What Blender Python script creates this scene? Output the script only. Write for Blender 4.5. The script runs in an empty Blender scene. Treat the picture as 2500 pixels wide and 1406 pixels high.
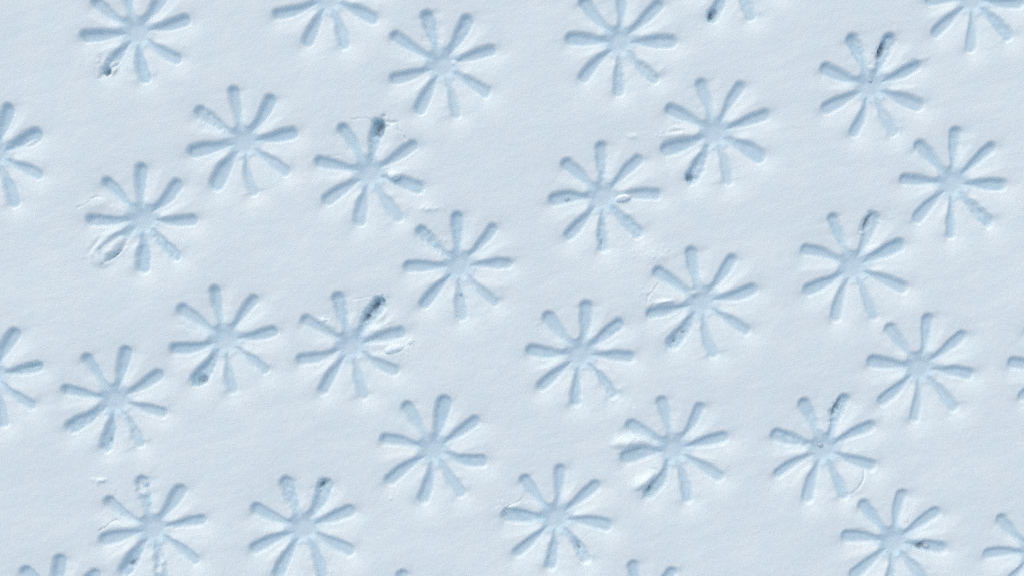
import bpy, bmesh, math
import numpy as np

# ------------------------------------------------------------------ scale
# plan coordinates are millimetre-like "plan units" (u): x to the right, y downwards,
# the surface seen is 2500 x 1406 u; one u is 0.3 mm in the world.
S = 0.0003
CX, CY = 1250.0, 703.0
PI = math.pi
scene = bpy.context.scene

# ------------------------------------------------------------------ camera
CAM_H = 2080 * S
cam_data = bpy.data.cameras.new("camera")
cam = bpy.data.objects.new("camera", cam_data)
scene.collection.objects.link(cam)
cam.location = (0, 0, CAM_H)
cam.rotation_euler = (0, 0, 0)
cam_data.sensor_fit = 'HORIZONTAL'
cam_data.angle = 2 * math.atan(1250 * S / CAM_H)
cam_data.clip_start = 0.02
cam_data.clip_end = 200
scene.camera = cam

# ------------------------------------------------------------------ light
SUN_AZ = math.radians(118)     # direction towards the sun, measured from +X (right) to +Y (up in the picture)
SUN_EL = math.radians(49)
world = bpy.data.worlds.new("World")
scene.world = world
world.use_nodes = True
wn = world.node_tree
bg = wn.nodes['Background']
sky = wn.nodes.new('ShaderNodeTexSky')
sky.sky_type = 'NISHITA'
sky.sun_disc = False
sky.sun_elevation = SUN_EL
sky.sun_rotation = PI / 2 - SUN_AZ
sky.air_density = 1.0
sky.dust_density = 2.5
sky.ozone_density = 1.0
wn.links.new(sky.outputs['Color'], bg.inputs['Color'])
bg.inputs['Strength'].default_value = 0.11
sun_data = bpy.data.lights.new("sun", 'SUN')
sun_data.energy = 0.5
sun_data.angle = math.radians(105)
sun_data.color = (1.0, 0.965, 0.84)
sun = bpy.data.objects.new("sun", sun_data)
scene.collection.objects.link(sun)
sun.location = (0, 0, 3)
sun.rotation_euler = (PI / 2 - SUN_EL, 0, SUN_AZ + PI / 2)

scene.view_settings.view_transform = 'Standard'
scene.view_settings.look = 'None'
scene.view_settings.gamma = 1.0
scene.view_settings.exposure = 0.53
scene.render.engine = 'CYCLES'
scene.cycles.max_bounces = 12
scene.cycles.diffuse_bounces = 8
scene.cycles.use_denoising = False      # keep the fine grain

# ------------------------------------------------------------------ materials
PACKED_SHADE_COLOUR = (0.60, 0.77, 0.82)  # packed-snow blue, darkened to carry the shade of the hollows

def snow_material(name, base, grain):
    m = bpy.data.materials.new(name)
    m.use_nodes = True
    nt = m.node_tree
    b = nt.nodes['Principled BSDF']
    b.inputs['Roughness'].default_value = 0.85
    b.inputs['Specular IOR Level'].default_value = 0.12
    geo = nt.nodes.new('ShaderNodeNewGeometry')
    # faint variation of the snow's own colour: wetter and drier patches
    n1 = nt.nodes.new('ShaderNodeTexNoise')
    n1.inputs['Scale'].default_value = 55.0
    n1.inputs['Detail'].default_value = 5.0
    n1.inputs['Roughness'].default_value = 0.6
    ramp = nt.nodes.new('ShaderNodeValToRGB')
    ramp.color_ramp.elements[0].position = 0.35
    ramp.color_ramp.elements[1].position = 0.65
    ramp.color_ramp.elements[0].color = (base[0] * 0.955, base[1] * 0.985, base[2] * 1.0, 1)
    ramp.color_ramp.elements[1].color = (base[0] * 1.005, base[1] * 0.992, base[2] * 0.995, 1)
    nt.links.new(geo.outputs['Position'], n1.inputs['Vector'])
    nt.links.new(n1.outputs['Fac'], ramp.inputs['Fac'])
    # bluer packed snow in the prints, with recess shade painted into the tint
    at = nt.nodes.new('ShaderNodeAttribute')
    at.attribute_name = 'packed_shade'
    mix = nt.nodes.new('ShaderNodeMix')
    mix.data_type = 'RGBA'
    mix.inputs[7].default_value = (*PACKED_SHADE_COLOUR, 1)
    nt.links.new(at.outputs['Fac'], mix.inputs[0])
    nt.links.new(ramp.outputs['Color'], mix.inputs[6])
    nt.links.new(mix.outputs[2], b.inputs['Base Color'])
    # crystal grain
    n2 = nt.nodes.new('ShaderNodeTexNoise')
    n2.inputs['Scale'].default_value = 900.0
    n2.inputs['Detail'].default_value = 3.0
    n2.inputs['Roughness'].default_value = 0.65
    nt.links.new(geo.outputs['Position'], n2.inputs['Vector'])
    bump = nt.nodes.new('ShaderNodeBump')
    bump.inputs['Strength'].default_value = grain
    bump.inputs['Distance'].default_value = 0.0004
    nt.links.new(n2.outputs['Fac'], bump.inputs['Height'])
    nt.links.new(bump.outputs['Normal'], b.inputs['Normal'])
    return m

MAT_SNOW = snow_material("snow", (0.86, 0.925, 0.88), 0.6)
MAT_LUMP = snow_material("loose_snow", (0.905, 0.955, 0.935), 0.5)

def bare_material():
    m = bpy.data.materials.new("wet_dark_metal")
    m.use_nodes = True
    nt = m.node_tree
    b = nt.nodes['Principled BSDF']
    b.inputs['Roughness'].default_value = 0.45
    geo = nt.nodes.new('ShaderNodeNewGeometry')
    n = nt.nodes.new('ShaderNodeTexNoise')
    n.inputs['Scale'].default_value = 500.0
    n.inputs['Detail'].default_value = 4.0
    nt.links.new(geo.outputs['Position'], n.inputs['Vector'])
    at = nt.nodes.new('ShaderNodeAttribute')
    at.attribute_name = 'thin'
    spread = nt.nodes.new('ShaderNodeMapRange')          # noise 0.3..0.7 -> 0.35..1.35
    spread.inputs['From Min'].default_value = 0.3
    spread.inputs['From Max'].default_value = 0.7
    spread.inputs['To Min'].default_value = 0.2
    spread.inputs['To Max'].default_value = 1.1
    mul = nt.nodes.new('ShaderNodeMath')
    mul.operation = 'MULTIPLY'
    mul.use_clamp = True
    mix = nt.nodes.new('ShaderNodeMix')
    mix.data_type = 'RGBA'
    mix.inputs[6].default_value = (*PACKED_SHADE_COLOUR, 1)
    mix.inputs[7].default_value = (0.13, 0.16, 0.215, 1)
    nt.links.new(n.outputs['Fac'], spread.inputs['Value'])
    nt.links.new(spread.outputs['Result'], mul.inputs[0])
    nt.links.new(at.outputs['Fac'], mul.inputs[1])
    nt.links.new(mul.outputs['Value'], mix.inputs[0])
    nt.links.new(mix.outputs[2], b.inputs['Base Color'])
    return m
MAT_BARE = bare_material()

# ------------------------------------------------------------------ noise
_rng = np.random.RandomState(11)
_GA = _rng.rand(256, 256) * 2 * PI
_GX, _GY = np.cos(_GA), np.sin(_GA)

def perlin(x, y, seed=0):
    x = x + seed * 37.17
    y = y + seed * 91.73
    xi = np.floor(x).astype(np.int64)
    yi = np.floor(y).astype(np.int64)
    fx = x - xi
    fy = y - yi
    u = fx * fx * fx * (fx * (fx * 6 - 15) + 10)
    v = fy * fy * fy * (fy * (fy * 6 - 15) + 10)
    x0, x1, y0, y1 = xi & 255, (xi + 1) & 255, yi & 255, (yi + 1) & 255
    a = _GX[y0, x0] * fx + _GY[y0, x0] * fy
    b = _GX[y0, x1] * (fx - 1) + _GY[y0, x1] * fy
    c = _GX[y1, x0] * fx + _GY[y1, x0] * (fy - 1)
    d = _GX[y1, x1] * (fx - 1) + _GY[y1, x1] * (fy - 1)
    return (a + u * (b - a)) + v * ((c + u * (d - c)) - (a + u * (b - a)))

def smooth(t):
    t = np.clip(t, 0, 1)
    return t * t * (3 - 2 * t)

# ------------------------------------------------------------------ the flower prints
# tips: outer ends of the eight petals, clockwise, in plan units; None = out of sight, filled in regularly
# p: {petal index: (depth factor, width factor, floor roughness)}
FLOWERS = [
 dict(c=(331, 77), tips=[(306,-56),(408,-36),(464,44),(440,152),(355,205),(252,183),(193,90),(222,-2)],
      p={5:(1.1,1.0,2.2),4:(1.15,1,.6),2:(1.1,1,.3),6:(1.15,1,.3)},
      label="flower print at the top left corner with its lower left petal crumbled open"),
 dict(c=(-19, 378), tips=[(22,252),(101,322),(103,432),(38,508),None,None,None,None],
      p={0:(1.15,1.05,.5),1:(1.2,1.15,1.2)},
      label="flower print cut by the left edge, upper of the two cut there"),
 dict(c=(345, 537), tips=[(343,397),(441,440),(482,538),(437,636),(347,671),(243,634),(208,537),(251,436)],
      p={3:(.9,1,1.4),4:(.9,1.15,.8),5:(.8,1.35,.8),6:(1.2,1,1.2),7:(1,1,.7)},
      label="flower print on the left, lower left petal blocked by fallen snow slab"),
 dict(c=(592, 346), tips=[(567,209),(667,232),(728,322),(706,426),(620,481),(516,464),(455,373),(474,265)],
      p={7:(1,1.1,1.6),3:(.75,.95,.4),4:(.7,.9,.4),5:(1.05,1.15,.4),6:(1.05,1.1,.2)},
      label="flower print below right of the top left corner print, with icy upper left petal"),
 dict(c=(800, -6), tips=[None,None,(924,52),(845,121),(743,115),(663,39),None,None],
      p={2:(.85,1.05,.4),3:(.75,1,.3)},
      label="flower print cut by the top edge, left of centre, its lower four petals showing"),
 dict(c=(1080, 159), tips=[(1038,24),(1148,37),(1213,119),(1198,233),(1117,292),(1017,281),(950,198),(953,82)],
      p={0:(1.1,1.1,1.2),1:(1.15,1.1,1.0),3:(.75,1,.4),4:(.75,1,.3),5:(.9,1.1,.3)},
      label="flower print near the top, just left of centre, complete with eight clean petals"),
 dict(c=(901, 423), tips=[(830,303),(928,290),(1019,348),(1037,464),(978,543),(874,555),(786,497),(766,392)],
      p={1:(1.35,1.1,1.2),3:(.8,1.1,.8),4:(.7,1,.2),5:(.8,1.1,.2)},
      label="flower print with round dark hole in upper petal and white crumb in right petal"),
 dict(c=(1515, 101), tips=[(1521,-34),(1620,2),(1657,101),(1608,202),(1512,238),(1416,199),(1379,94),(1417,-6)],
      p={3:(1.05,.95,1.0),4:(1.05,1,.8),2:(.9,1.1,.9),6:(1.05,1.1,.6)},
      label="flower print right of centre at the top, its upper petals touching the top edge"),
 dict(c=(1789, -71), tips=[None,None,None,(1840,52),(1736,54),None,None,None],
      p={4:(1.3,1.1,1.5),3:(.8,1,.5)},
      label="flower print mostly beyond the top edge with only two petal ends showing, one dark"),
 dict(c=(1748, 324), tips=[(1709,192),(1815,200),(1883,277),(1872,391),(1784,454),(1682,451),(1614,370),(1626,261)],
      p={5:(1.3,1.1,1.6),4:(.7,.95,.3),3:(.8,1.15,.4),6:(1.1,1.15,.7)},
      label="flower print in the upper right with a dark hole at its lower left petal tip"),
 dict(c=(1473, 482), tips=[(1468,344),(1568,380),(1617,474),(1569,580),(1475,619),(1381,586),(1338,488),(1373,391)],
      p={0:(.9,1.05,.9),2:(.85,1,.4),3:(1,1.05,.8),4:(1.1,.95,1.0),5:(1.0,1.05,.9),6:(1,1.1,.8)},
      label="flower print right of centre with a white crumb at the root of its right petal"),
 dict(c=(2132, 210), tips=[(2077,81),(2182,80),(2253,153),(2260,262),(2190,334),(2084,336),(2007,271),(2003,163)],
      p={0:(.9,1.1,1.0),1:(1.35,1.15,1.2),2:(1.2,1,.4),4:(.6,1,.2),3:(.9,1,.3)},
      label="flower print near the upper right corner with a deep dark upper right petal"),
 dict(c=(2381, -4), tips=[None,None,(2508,6),(2474,98),(2374,129),(2279,88),(2260,-1),None],
      p={3:(.7,1.1,.8),4:(.8,.95,.4)},
      label="flower print cut by the top edge in the upper right corner"),
 dict(c=(2332, 447), tips=[(2337,309),(2433,351),(2463,453),(2427,554),(2325,585),(2234,543),(2198,437),(2239,344)],
      p={0:(1,1,.8),1:(1.1,1,.5),2:(1.1,1.1,.7),3:(.95,1,1.3),4:(.8,.95,.5)},
      label="upper of two whole prints near the right edge, with ragged lower right petal"),
 dict(c=(-25, 917), tips=[(41,800),(105,892),(84,997),(8,1046),None,None,None,None],
      p={0:(1.15,1.05,.3),1:(1.2,.95,.9),2:(.85,.95,.4)},
      label="flower print cut by the left edge, lower of the two cut there"),
 dict(c=(278, 977), tips=[(310,842),(397,907),(407,1012),(345,1094),(252,1106),(159,1050),(147,948),(204,863)],
      p={3:(.9,.95,.9),4:(1.2,1,.7),5:(1.1,1.15,1.8)},
      label="flower print on the lower left with lumpy ice in its lower left petal"),
 dict(c=(547, 830), tips=[(521,697),(626,720),(680,806),(656,909),(568,963),(470,941),(412,854),(433,746)],
      p={5:(1.3,1.15,1.8),3:(.6,.9,.3),4:(.65,.9,.3),6:(1.1,1.1,.2)},
      label="flower print left of centre with a dark ragged tip on its lower left petal"),
 dict(c=(1120, 650), tips=[(1116,516),(1213,549),(1254,643),(1217,745),(1129,784),(1026,751),(984,652),(1018,556)],
      p={0:(1,1.05,.8),1:(.95,.9,.9),2:(.95,.95,.8),3:(.7,.9,.3),4:(.75,1,.7),7:(1.05,1,2.2)},
      label="flower print at the centre of the snow with icy grain in its upper left petal"),
 dict(c=(856, 844), tips=[(822,711),(936,726),(991,807),(974,912),(890,976),(781,963),(721,882),(734,774)],
      p={0:(1,1.05,1.5),1:(1.35,1.15,2.2),2:(1,1.1,.8),4:(.65,1.05,.2)},
      label="flower print left of centre with grey speckled upper right petal and lump on its right"),
 dict(c=(1418, 865), tips=[(1434,731),(1524,780),(1553,872),(1506,971),(1404,995),(1312,951),(1283,854),(1329,762)],
      p={0:(1,1.15,.4),1:(1.05,1.05,1.3),2:(.85,1,.5),3:(.95,.95,.8),4:(1,.95,.9),6:(1.1,1.05,.8),7:(1,1.1,.4)},
      label="flower print right of centre directly left of the one with a blocked left petal"),
 dict(c=(1715, 737), tips=[(1686,602),(1796,623),(1852,704),(1833,813),(1745,876),(1633,851),(1577,767),(1595,656)],
      p={0:(.95,1.05,.3),3:(.8,1,.4),4:(.75,1,.5),5:(1.2,1.15,1.6),6:(1.05,1.05,1.2)},
      label="flower print on the right half with a short crack beside its left petals"),
 dict(c=(2088, 653), tips=[(2030,521),(2143,519),(2213,592),(2221,708),(2141,782),(2038,786),(1963,714),(1956,606)],
      p={0:(.95,.95,1.0),1:(1.3,1.05,1.0),2:(1.2,1.1,.8),3:(.85,1.05,.2),4:(.65,1,.2)},
      label="flower print on the right with a dark ragged edge along its upper right petal"),
 dict(c=(2252, 898), tips=[(2269,763),(2362,811),(2384,914),(2341,1004),(2235,1033),(2147,987),(2117,880),(2167,790)],
      p={0:(1.05,1,.5),2:(.9,1,.4),3:(.75,1,.3),4:(.8,.95,.3),6:(1.05,1.05,.2)},
      label="lower of two whole prints near the right edge, with smooth petals"),
 dict(c=(2594, 892), tips=[None,None,None,None,None,(2491,975),(2461,884),None], p={},
      label="flower print almost wholly beyond the right edge with two petal tips showing"),
 dict(c=(370, 1293), tips=[(341,1160),(448,1184),(504,1267),(486,1374),(398,1424),(294,1408),(238,1322),(253,1217)],
      p={0:(.85,1.1,2.0),2:(.9,1,1.3),3:(.75,.95,.7),4:(.85,1.1,1.8),5:(1.2,1.2,1.5)},
      label="flower print at the lower left with crumbly top and bottom petals"),
 dict(c=(142, 1488), tips=[(143,1353),(240,1393),None,None,None,None,None,(50,1385)], p={0:(1.1,1.05,.2)},
      label="flower print cut by the bottom edge in the lower left corner"),
 dict(c=(739, 1292), tips=[(692,1162),(804,1168),(869,1242),(866,1353),(792,1418),(672,1414),(608,1345),(611,1237)],
      p={0:(1,1.1,1.5),1:(1.3,1.2,1.0),2:(1.05,1,.9),5:(1.05,1.1,1.4)},
      label="bottom flower print left of centre with a dark tip on its upper right petal"),
 dict(c=(1059, 1099), tips=[(986,980),(1089,964),(1172,1020),(1192,1130),(1132,1215),(1030,1233),(940,1180),(926,1069)],
      p={1:(1.1,1.15,.6),3:(.85,1.05,.7),4:(.7,.95,.2)},
      label="flower print below the centre with eight clean rounded petals"),
 dict(c=(981, 1524), tips=[(983,1389),None,None,None,None,None,None,None], p={},
      label="flower print beyond the bottom edge with only its top petal tip showing"),
 dict(c=(1359, 1267), tips=[(1370,1132),(1465,1177),(1498,1284),(1438,1376),(1343,1396),(1253,1359),(1224,1256),(1273,1160)],
      p={2:(.85,1.1,.3),3:(1.1,1,.8),4:(1,1,.9),6:(1.1,1.2,1.2)},
      label="flower print at the bottom right of centre with a broken lip over its left petal"),
 dict(c=(1648, 1098), tips=[(1613,966),(1717,983),(1782,1064),(1769,1171),(1685,1231),(1578,1218),(1514,1120),(1528,1031)],
      p={0:(.8,1,.2),1:(.85,.9,.2),3:(.8,1,.3),4:(.8,.95,.4),5:(1.2,1.1,1.2),6:(1,1.25,.5),7:(1.0,1.05,.3)},
      label="lower right flower print with puffy white lumps pushed up between its left petals"),
 dict(c=(1574, 1499), tips=[(1544,1367),(1649,1386),None,None,None,None,None,None], p={},
      label="flower print cut by the bottom edge, right of centre, two upper petal ends showing"),
 dict(c=(2015, 1097), tips=[(1958,971),(2069,961),(2141,1034),(2144,1142),(2067,1221),(1969,1229),(1890,1162),(1882,1057)],
      p={0:(1.05,1.05,1.1),1:(1.35,1.05,1.3),2:(1.2,1.05,.8),4:(.75,1,.3),7:(1.05,1.15,1.6)},
      label="lower right flower print with dark jagged upper right petal and curved crack below"),
 dict(c=(2186, 1325), tips=[(2207,1194),(2298,1243),(2318,1341),(2268,1428),(2166,1458),(2078,1413),(2054,1308),(2101,1222)],
      p={0:(1.1,1,.3),2:(1.1,1.05,1.2),3:(.8,1,.4),6:(1,1.15,.5)},
      label="bottom right flower print with a clear ice bead in its right petal"),
 dict(c=(2535, 1352), tips=[None,None,None,None,None,(2447,1447),(2402,1353),(2439,1259)], p={},
      label="flower print cut by the right edge in the lower right corner"),
]

# holes where the snow has fallen through: x, y, radius along, radius across, direction (deg, picture down), depth, bare ground share
PITS = [
 (256,175,13,7,-55,22,.5), (925,311,18,12,-72,30,.55), (1740,35,13,8,-70,26,.6),
 (1687,433,11,10,0,24,.5), (1700,408,8,6,-60,10,0),
 (2157,118,26,9,-62,26,.62), (488,928,15,10,-30,20,.48), (917,744,22,9,-48,20,.55), (896,772,20,9,-55,9,.4),
 (2116,546,24,8,-62,22,.55), (2041,998,24,8,-58,26,.62), (1588,1196,20,7,-66,18,.3), (784,1184,16,9,-50,20,.32),
 (263,1076,10,6,-80,10,.3), (1414,1338,14,6,58,12,.35), (2254,1334,8,6,0,16,.8), (317,1378,14,9,-40,14,.35),
 (1648,832,12,7,-55,14,.3), (281,621,26,3.0,-40,15,.28), (1470,592,14,5,90,10,.3), (80,893,22,4,-10,8,0), (232,596,20,5,-52,4,0),
]
# raised bulges of snow that are part of the surface: x, y, radius along, across, direction, height
BULGES = [
 (270,608,38,20,-42,14), (248,630,20,16,-42,9), (292,586,12,9,-42,5), (1548,1075,38,14,-10,12), (1520,1082,22,16,0,7), (1577,1171,27,10,-38,11),
 (1560,1185,18,12,-30,6), (1565,1094,18,7,-20,-5), (1600,1148,10,5,20,-4), (915,803,17,10,20,7), (800,790,24,8,32,6), (928,772,20,9,-50,4),
 (930,842,26,9,0,5), (1545,334,12,6,0,3), (1655,330,34,9,-4,5), (1648,322,14,4,-5,-3),
 (273,172,13,8,-50,12), (246,150,12,16,0,-4), (240,1172,18,5,5,2.5), (1605,628,26,13,-10,2.5), (1050,510,22,8,0,2.5),
 (1660,312,18,5,0,3), (62,352,26,5,-25,5), (45,350,18,6,-25,-4), (2090,112,18,6,60,-4),
 (1625,735,16,5,-6,8), (1604,738,24,7,-8,3), (1250,1240,22,10,-20,5), (2092,1170,34,22,-60,3), (960,318,26,18,40,3),
 (240,500,34,14,-12,3.5), (272,1285,28,12,-10,3), (1210,700,30,14,0,2), (2240,150,30,6,-22,3), (1695,715,12,7,0,6),
 (735,1205,9,18,-25,-4), (345,1200,11,14,0,7), (352,1190,16,6,-30,-4), (395,1375,9,12,0,6), (388,1395,8,9,0,5),
]
# narrow cracks: polyline, half width, depth
CRACKS = [
 ([(859,290),(890,291),(914,292)],1.7,4), ([(941,297),(970,302),(974,317),(982,330),(993,342)],2.4,10),
 ([(190,510),(218,493)],2,5), ([(222,487),(234,481),(259,485),(272,500)],2,5), ([(2114,1150),(2111,1172),(2096,1191),(2082,1202)],2.6,7),
 ([(242,1296),(263,1279),(283,1269),(305,1282)],2.2,5.5), ([(1318,885),(1328,887),(1340,896)],1.8,4.5),
 ([(1581,722),(1592,712),(1607,692)],2.4,6), ([(1233,1242),(1248,1231),(1257,1227),(1273,1216)],2.3,7),
 ([(2231,1254),(2222,1265),(2214,1276)],1.6,3.5), ([(440,787),(458,800),(478,812)],1.7,3.5), ([(1228,1252),(1232,1240)],2,5),
 ([(800,382),(832,380)],1.6,3.5), ([(866,731),(900,725)],1.8,3), ([(1590,700),(1584,708)],1.6,3), ([(1262,1300),(1272,1308)],1.6,2.5),
 ([(1320,1318),(1332,1328)],1.6,2.5), ([(1424,1313),(1444,1296)],1.6,2.5), ([(2257,1310),(2262,1318)],1.8,3), ([(837,1286),(833,1304)],1.6,2.5),
 ([(1780,750),(1800,744)],1.6,3), ([(2088,1292),(2112,1292)],1.6,2.8), ([(1030,90),(1034,102)],2,4), ([(1596,742),(1586,760)],2,4),
 ([(2124,600),(2140,597)],1.6,3), ([(790,779),(800,777)],2,4), ([(1580,716),(1580,742)],1.8,3.5), ([(246,146),(240,132)],2.2,5),
]

# ------------------------------------------------------------------ surface grid
def axis(lo, hi, step, far_lo, far_hi):
    """fine steps where the prints lie, medium steps to the outer prints, then growing steps out to the horizon"""
    core = np.arange(lo, hi + step, step)
    def tail(start, end, sgn):
        out, p, d = [], start, step
        while p < end:
            d = min(d * 1.25, 6.0)
            p += d
            out.append(p)
        while p < 90000:
            d *= 1.5
            p += d
            out.append(p)
        return out
    right = tail(core[-1], far_hi, 1)
    left = [-v for v in tail(-core[0], -far_lo, -1)][::-1]
    return np.array(left + list(core) + right)

gx = axis(-14, 2514, 2.1, -190, 2770)
gy = axis(-14, 1420, 2.1, -240, 1690)
NX, NY = len(gx), len(gy)
X, Y = np.meshgrid(gx, gy)
FINE = (X > -900) & (X < 3400) & (Y > -900) & (Y < 2300)

Z = np.zeros_like(X)
# gentle swells and wind-combed streaks, running slightly up to the right
Z += 5.0 * perlin(X / 420, Y / 420, 1) + 2.2 * perlin(X / 150, Y / 150, 2)
ca, sa = math.cos(math.radians(-17)), math.sin(math.radians(-17))
U, V = X * ca + Y * sa, -X * sa + Y * ca
warp = 18 * perlin(X / 90, Y / 90, 9)
Z += FINE * (0.6 * perlin(U / 150, (V + warp) / 38, 3) + 0.24 * perlin(U / 60, (V + warp) / 17, 4) + 0.08 * perlin(U / 26, V / 9, 5))
Z += FINE * (0.30 * perlin(X / 23, Y / 23, 8) + 0.26 * perlin(X / 12, Y / 12, 6) + 0.22 * perlin(X / 6.1, Y / 6.1, 7))

W1 = perlin(X / 26, Y / 26, 21)          # wobble of the outlines
W2 = perlin(X / 9, Y / 9, 22)
W3 = perlin(X / 15, Y / 15, 23)
W4 = perlin(X / 6, Y / 6, 24)

FID = np.full(X.shape, -1, np.int32)      # which print a grid point is in
PID = np.full(X.shape, -1, np.int32)      # 0 = hub, 1..8 petals
BARE = np.zeros(X.shape, bool)
THIN = np.zeros(X.shape)                   # how thin the snow lies over the dark ground in the holes
PACKED_SHADE = np.zeros(X.shape)                    # packed snow plus recess shade painted on the print floors, 0 = dry loose snow

def window(x0, x1, y0, y1):
    i0, i1 = np.searchsorted(gx, x0), np.searchsorted(gx, x1)
    j0, j1 = np.searchsorted(gy, y0), np.searchsorted(gy, y1)
    return slice(j0, j1), slice(i0, i1)

rs = np.random.RandomState(5)
for fi, f in enumerate(FLOWERS):
    cx, cy = f['c']
    tips = list(f['tips'])
    known = [(k, math.atan2(t[1] - cy, t[0] - cx) - k * PI / 4) for k, t in enumerate(tips) if t]
    a0 = math.atan2(sum(math.sin(a) for _, a in known), sum(math.cos(a) for _, a in known))
    for k in range(8):
        if tips[k] is None:
            a = a0 + k * PI / 4
            tips[k] = (cx + 134 * math.cos(a), cy + 134 * math.sin(a))
    sl = window(cx - 215, cx + 215, cy - 215, cy + 215)
    x, y = X[sl], Y[sl]
    w1, w2, w3, w4 = W1[sl], W2[sl], W3[sl], W4[sl]
    r = np.hypot(x - cx, y - cy)
    sds, calm, deps, rough = [], [], [], []
    # the hub: a shallow round dish
    sds.append(r - 33 + 4.0 * w1)
    deps.append(np.full(x.shape, 7.5))
    rough.append(0.25)
    packed_shades = [0.8]
    calm.append(sds[0])
    for k in range(8):
        tx, ty = tips[k]
        L = math.hypot(tx - cx, ty - cy)
        ux, uy = (tx - cx) / L, (ty - cy) / L
        dfac, wfac, rg = f['p'].get(k, (1.0, 1.0, 0.25))
        dfac = (0.35 + 0.65 * dfac) * (1 + 0.06 * rs.randn())
        wfac *= 1 + 0.05 * rs.randn()
        bend = 3.0 * rs.randn()
        rt, rb = 15.8 * wfac, 7.2 * wfac
        s0, s1 = 27.0, L - rt
        al = (x - cx) * ux + (y - cy) * uy
        ac = -(x - cx) * uy + (y - cy) * ux
        t = np.clip((al - s0) / (s1 - s0), 0, 1)
        ac = ac + bend * np.sin(t * PI)
        half = rb + (rt - rb) * smooth(t * 1.25)
        cl = np.clip(al, s0, s1)
        sd = np.hypot(al - cl, ac) - half
        sd = sd + (1.6 + 0.5 * rg) * w1
        calm.append(sd)
        sds.append(sd + (0.5 + 0.9 * rg) * w2)
        deps.append((6.0 + (dfac * 8.6 - 6.0) * smooth((t - 0.08) * 1.7)))
        rough.append(rg)
        packed_shades.append(min(1.12, 0.6 + 0.4 * dfac) * (1 + 0.06 * rs.randn()))
    sds, calm = np.array(sds), np.array(calm)
    K = 5.0
    mn = sds.min(0)
    e = np.exp(-(sds - mn) / K)
    sd = mn - K * np.log(e.sum(0)) * 0.6
    w = np.exp(-(sds - mn) / 5.0)
    w /= w.sum(0)
    dep = (w * np.array(deps)).sum(0)
    rg = (w * np.array(rough)[:, None, None]).sum(0)
    wh = smooth(w[0] * 1.3)                         # the hub's sides are softer than the petals'
    cm = calm.min(0)
    csd = cm - 9.0 * np.log(np.exp(-(calm - cm) / 9.0).sum(0)) + 2.0
    lip = np.exp(-(np.clip(csd, 0, None) / 24.0) ** 1.6)
    e2 = -16.0 * np.log(np.exp(-np.clip(calm, -40, 400) / 16.0).sum(0))
    g1, g0 = np.gradient(e2, gx[sl[1]], axis=1), np.gradient(e2, gy[sl[0]], axis=0)
    face = (0.42 * g1 + 0.91 * g0) / np.maximum(np.hypot(g0, g1), 0.55)
    lee = smooth(0.5 - 0.6 * face)                    # sides away from the weather: long soft walls
    S1 = smooth((3.0 + 6.0 * wh + 2.5 * lee - sd) / (10.0 + 14.0 * wh + 8.0 * lee))
    lipamp = 1.0 + 5.8 * smooth(0.5 + 0.6 * face * smooth((csd + 5.0) / 9.0))      # edges turned to the weather have slumped more
    dish = np.exp(-(r / 88.0) ** 2)
    prof = -dep * S1 - lipamp * lip - 4.0 * dish
    ins = smooth(-sd / 6.0)
    prof += ins * rg * (1.3 * w3 + 0.5 * w2 + 0.25 * w4)
    fade = smooth((212 - r) / 40)
    Z[sl] += prof * fade
    PACKED_SHADE[sl] = np.maximum(PACKED_SHADE[sl], (w * np.array(packed_shades)[:, None, None]).sum(0) * (1 + 0.22 * w1 + (0.1 + 0.38 * rg) * w3 + 0.3 * rg * w2) * smooth((4.5 - csd + 1.5 * w2) / 12.0) * 0.84)
    inside = sd < 0.5
    pid = sds.copy()
    pid[0] -= 3.0
    pid = pid.argmin(0)
    FID[sl] = np.where(inside, fi, FID[sl])
    PID[sl] = np.where(inside, pid, PID[sl])

def ellipse(x0, y0, ra, rc, deg):
    R = max(ra, rc) * 3.2
    sl = window(x0 - R, x0 + R, y0 - R, y0 + R)
    a = math.radians(deg)
    dx, dy = X[sl] - x0, Y[sl] - y0
    al = dx * math.cos(a) + dy * math.sin(a)
    ac = -dx * math.sin(a) + dy * math.cos(a)
    return sl, np.hypot(al / ra, ac / rc)

for (x0, y0, ra, rc, deg, hgt) in BULGES:
    sl, d = ellipse(x0, y0, ra, rc, deg)
    d = d * (1 + 0.35 * W1[sl] + 0.25 * W3[sl])
    Z[sl] += 0.8 * hgt * np.exp(-d ** 2.2) * (1 + 0.3 * W3[sl])
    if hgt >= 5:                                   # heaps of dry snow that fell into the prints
        PACKED_SHADE[sl] *= 1 - np.exp(-d ** 2.2)
# sprinkled grains too small to pick up singly
GRAINS = [(1600,628,36,18,30), (1050,510,24,9,16), (1003,845,20,22,14), (258,165,26,20,14), (1640,328,34,12,14), (1312,802,14,9,8),
          (1512,985,20,9,8), (243,1172,16,5,6), (235,622,30,18,14), (792,782,16,7,8), (1578,715,22,16,12), (1545,1078,34,14,14),
          (945,770,22,14,10), (2225,150,34,8,10), (950,1208,14,9,5), (1230,1235,20,14,8), (340,1190,20,24,14), (705,1205,14,24,10),
          (1068,585,24,24,12), (900,760,16,22,16), (2150,540,18,10,8), (2060,990,20,12,8), (1100,105,12,10,6), (1480,410,8,20,8)]
gr = np.random.RandomState(77)
for (x0, y0, rx, ry, n) in GRAINS:
    for q in range(n):
        px_, py_ = x0 + rx * 0.75 * gr.randn(), y0 + ry * 0.75 * gr.randn()
        sz = 2.2 + 2.6 * gr.rand() ** 2
        sl, d = ellipse(px_, py_, sz * (1 + 0.6 * gr.rand()), sz, 180 * gr.rand())
        Z[sl] += (0.25 + 0.16 * sz) * np.exp(-d ** 2.5)
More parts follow.
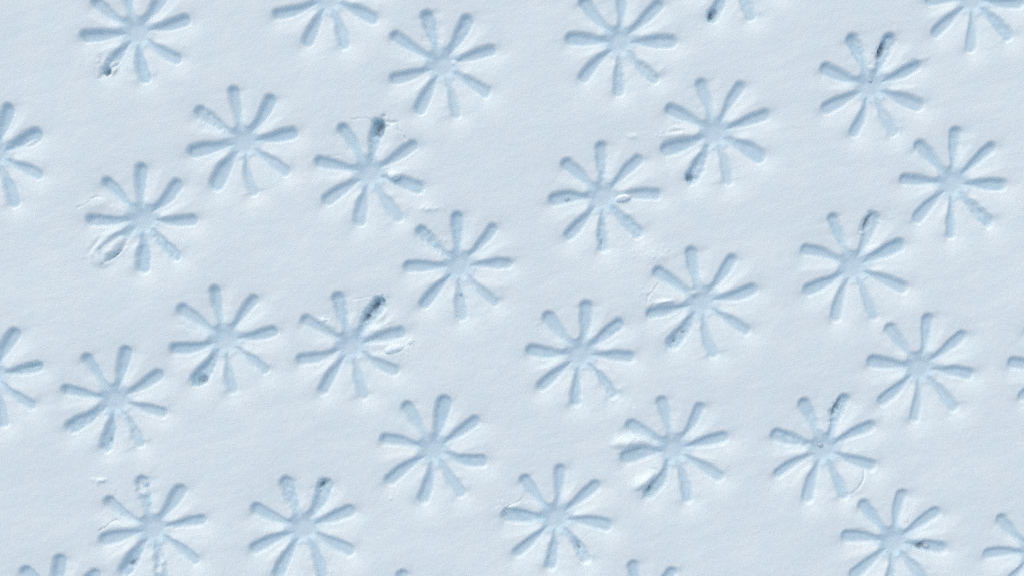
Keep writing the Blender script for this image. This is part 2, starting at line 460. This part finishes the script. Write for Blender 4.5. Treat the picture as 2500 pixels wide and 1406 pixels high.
for (x0, y0, ra, rc, deg, dep, share) in PITS:
    sl, d = ellipse(x0, y0, ra, rc, deg)
    d = d * (1 + 0.45 * W3[sl] + 0.4 * W2[sl])
    Z[sl] -= 0.55 * dep * np.exp(-d ** 2.2) * (1 + 0.25 * W2[sl])
    if share > 0:
        near = np.clip(1.1 - d / (share * 2.1), 0, 1)
        THIN[sl] = np.maximum(THIN[sl], smooth(near))
        BARE[sl] |= (near > 0) & (FID[sl] >= 0)
for pts, hw, dep in CRACKS:
    xs, ys = [p[0] for p in pts], [p[1] for p in pts]
    sl = window(min(xs) - 14, max(xs) + 14, min(ys) - 14, max(ys) + 14)
    x, y = X[sl] + 5 * W1[sl] + 2.0 * W2[sl], Y[sl] + 5 * W3[sl] + 2.0 * W4[sl]
    best = np.full(x.shape, 1e9)
    for (ax, ay), (bx, by) in zip(pts[:-1], pts[1:]):
        vx, vy = bx - ax, by - ay
        t = np.clip(((x - ax) * vx + (y - ay) * vy) / (vx * vx + vy * vy), 0, 1)
        best = np.minimum(best, np.hypot(x - ax - t * vx, y - ay - t * vy))
    Z[sl] -= 0.5 * dep * np.exp(-(best / hw) ** 2) * (0.75 + 0.8 * W1[sl])

# ------------------------------------------------------------------ mesh building
ZX = np.gradient(Z, gx, axis=1)
ZY = np.gradient(Z, gy, axis=0)
NRM = np.stack([-ZX, ZY, np.ones_like(Z)], -1)
NRM /= np.linalg.norm(NRM, axis=-1, keepdims=True)
NRM = NRM.reshape(-1, 3).astype(np.float32)
CO = np.stack([(X - CX) * S, (CY - Y) * S, Z * S], -1).reshape(-1, 3)

THINF = THIN.reshape(-1).astype(np.float32)
PACKED_SHADEF = PACKED_SHADE.reshape(-1).astype(np.float32)
idx = np.arange(NX * NY).reshape(NY, NX)
QUADS = np.stack([idx[:-1, :-1], idx[1:, :-1], idx[1:, 1:], idx[:-1, 1:]], -1).reshape(-1, 4)
def corner_vote(A):            # a face belongs where its first corner lies
    return A[:-1, :-1].reshape(-1)
qf, qp, qb = corner_vote(FID), corner_vote(PID), corner_vote(BARE)

def grid_object(name, faces, origin, mat, parent=None):
    uniq, inv = np.unique(faces.reshape(-1), return_inverse=True)
    me = bpy.data.meshes.new(name)
    n = len(faces)
    me.vertices.add(len(uniq))
    me.vertices.foreach_set('co', (CO[uniq] - np.array(origin)).astype(np.float32).ravel())
    me.loops.add(n * 4)
    me.loops.foreach_set('vertex_index', inv.astype(np.int32).ravel())
    me.polygons.add(n)
    me.polygons.foreach_set('loop_start', np.arange(0, n * 4, 4, dtype=np.int32))
    me.update(calc_edges=True)
    me.polygons.foreach_set('use_smooth', np.ones(n, bool))
    me.normals_split_custom_set_from_vertices(NRM[uniq].tolist())
    packed_shade = me.attributes.new('packed_shade', 'FLOAT', 'POINT')
    packed_shade.data.foreach_set('value', PACKED_SHADEF[uniq])
    if mat is MAT_BARE:
        me.attributes.new('thin', 'FLOAT', 'POINT').data.foreach_set('value', THINF[uniq])
    me.materials.append(mat)
    o = bpy.data.objects.new(name, me)
    scene.collection.objects.link(o)
    if parent:
        o.parent = parent
    else:
        o.location = origin
    return o

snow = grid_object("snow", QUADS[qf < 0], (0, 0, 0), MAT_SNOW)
snow["kind"] = "structure"
snow["label"] = "smooth pale blue snow cover pressed with flower shapes"

for fi, f in enumerate(FLOWERS):
    cx, cy = f['c']
    org = ((cx - CX) * S, (CY - cy) * S, 0.0)
    root = bpy.data.objects.new("flower_print", None)
    root.empty_display_size = 0.01
    scene.collection.objects.link(root)
    root.location = org
    root["label"] = f['label']
    root["category"] = "flower print"
    root["group"] = "flower prints sunk into the snow"
    mine = qf == fi
    for k in range(9):
        sel = mine & (qp == k)
        if not sel.any():
            continue
        bare = sel & qb
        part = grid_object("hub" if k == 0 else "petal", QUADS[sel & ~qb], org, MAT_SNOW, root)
        if bare.sum() > 2:
            patch = grid_object("bare_patch", QUADS[bare], org, MAT_BARE, part)
        elif bare.any():
            grid_object("bare_patch", QUADS[bare], org, MAT_BARE, part)

# ------------------------------------------------------------------ loose lumps of snow and ice beads
def height_at(x, y):
    return float(Z[np.searchsorted(gy, y), np.searchsorted(gx, x)])

def lump(name, x, y, ra, rc, rh, deg, seed, label, cat, mat, sink=0.55, rough=0.16):
    bm = bmesh.new()
    bmesh.ops.create_icosphere(bm, subdivisions=4, radius=1.0)
    r = np.random.RandomState(seed)
    if mat is not MAT_ICE:
        rh *= 0.7
    off = r.rand(3) * 50
    for v in bm.verts:
        c = v.co
        n = perlin(np.array([c.x * 1.3 + off[0] + c.z]), np.array([c.y * 1.3 + off[1] - c.z]), 3)[0]
        n2 = perlin(np.array([c.x * 3.4 + off[0] - c.z * 2]), np.array([c.y * 3.4 + off[2] + c.z * 2]), 4)[0]
        k = 1 + rough * 1.5 * n + rough * 0.7 * n2
        v.co = (c.x * ra * S * k, c.y * rc * S * k, c.z * rh * S * k)
    me = bpy.data.meshes.new(name)
    bm.to_mesh(me)
    bm.free()
    me.polygons.foreach_set('use_smooth', np.ones(len(me.polygons), bool))
    me.materials.append(mat)
    o = bpy.data.objects.new(name, me)
    scene.collection.objects.link(o)
    o.location = ((x - CX) * S, (CY - y) * S, (height_at(x, y) + rh * (1 - 2 * sink)) * S)
    o.rotation_euler = (0, 0, math.radians(-deg))
    o["label"] = label
    o["category"] = cat
    o["group"] = "loose pieces lying on the snow"
    return o

def _ice():
    m = bpy.data.materials.new("ice")
    m.use_nodes = True
    b = m.node_tree.nodes['Principled BSDF']
    n = m.node_tree.nodes.new('ShaderNodeTexNoise')
    n.inputs['Scale'].default_value = 700
    r = m.node_tree.nodes.new('ShaderNodeValToRGB')
    r.color_ramp.elements[0].color = (0.62, 0.72, 0.80, 1)
    r.color_ramp.elements[1].color = (0.86, 0.91, 0.94, 1)
    g = m.node_tree.nodes.new('ShaderNodeNewGeometry')
    m.node_tree.links.new(g.outputs['Position'], n.inputs['Vector'])
    m.node_tree.links.new(n.outputs['Fac'], r.inputs['Fac'])
    m.node_tree.links.new(r.outputs['Color'], b.inputs['Base Color'])
    b.inputs['Roughness'].default_value = 0.15
    b.inputs['Transmission Weight'].default_value = 0.35
    b.inputs['IOR'].default_value = 1.31
    return m
MAT_ICE = _ice()

LUMPS = [
 ("snow_crumb", 961, 429, 15, 10, 21, 8, 1, "white oval crumb in the right petal of the dark-holed print", "snow crumb", MAT_LUMP),
 ("snow_crumb", 961, 851, 25, 11, 9, -16, 2, "long white lump right of the speckled grey petal left of centre", "snow crumb", MAT_LUMP),
 ("snow_crumb", 1523, 484, 18, 10, 20, -6, 3, "white crumb at the root of a right petal, right of centre", "snow crumb", MAT_LUMP),
 ("snow_crumb", 1003, 833, 9, 6, 4, -30, 4, "small crumb just above the long white lump left of centre", "snow crumb", MAT_LUMP),
 ("snow_crumb", 247, 1171, 10, 4.5, 4, 4, 5, "small flat crumb lying alone above the lower left print", "snow crumb", MAT_LUMP),
 ("snow_crumb", 791, 780, 7, 5, 4, 20, 6, "tiny crumb between two upper left petals of the speckled print", "snow crumb", MAT_LUMP),
 ("snow_crumb", 275, 157, 10, 7, 13, -40, 7, "crumb fallen into the crumbled petal at the top left", "snow crumb", MAT_LUMP),
 ("snow_crumb", 1109, 150, 8, 7, 4, 0, 12, "rounded crumb at the hub of the clean print near the top", "snow crumb", MAT_LUMP),
 ("ice_bead", 2268, 1335, 8, 7, 6, 0, 13, "clear round ice bead in a right petal near the bottom right", "ice bead", MAT_ICE),
 ("ice_bead", 2008, 1088, 7, 5.5, 5, 15, 14, "pale ice bead on the hub of the jagged dark-petalled print lower right", "ice bead", MAT_ICE),
 ("ice_bead", 2131, 194, 6, 5, 4, 0, 15, "small ice bead on the hub of the print near the upper right corner", "ice bead", MAT_ICE),
 ("ice_bead", 1668, 805, 5, 5, 4, 0, 16, "small ice bead in a lower left petal on the right half", "ice bead", MAT_ICE),
 ("ice_bead", 1123, 716, 5, 5, 4, 0, 17, "tiny ice bead in the bottom petal of the centre print", "ice bead", MAT_ICE),
 ("ice_bead", 1385, 486, 7, 5, 4, 0, 18, "small ice bead in a left petal right of centre", "ice bead", MAT_ICE),
]
for L in LUMPS:
    lump(*L)
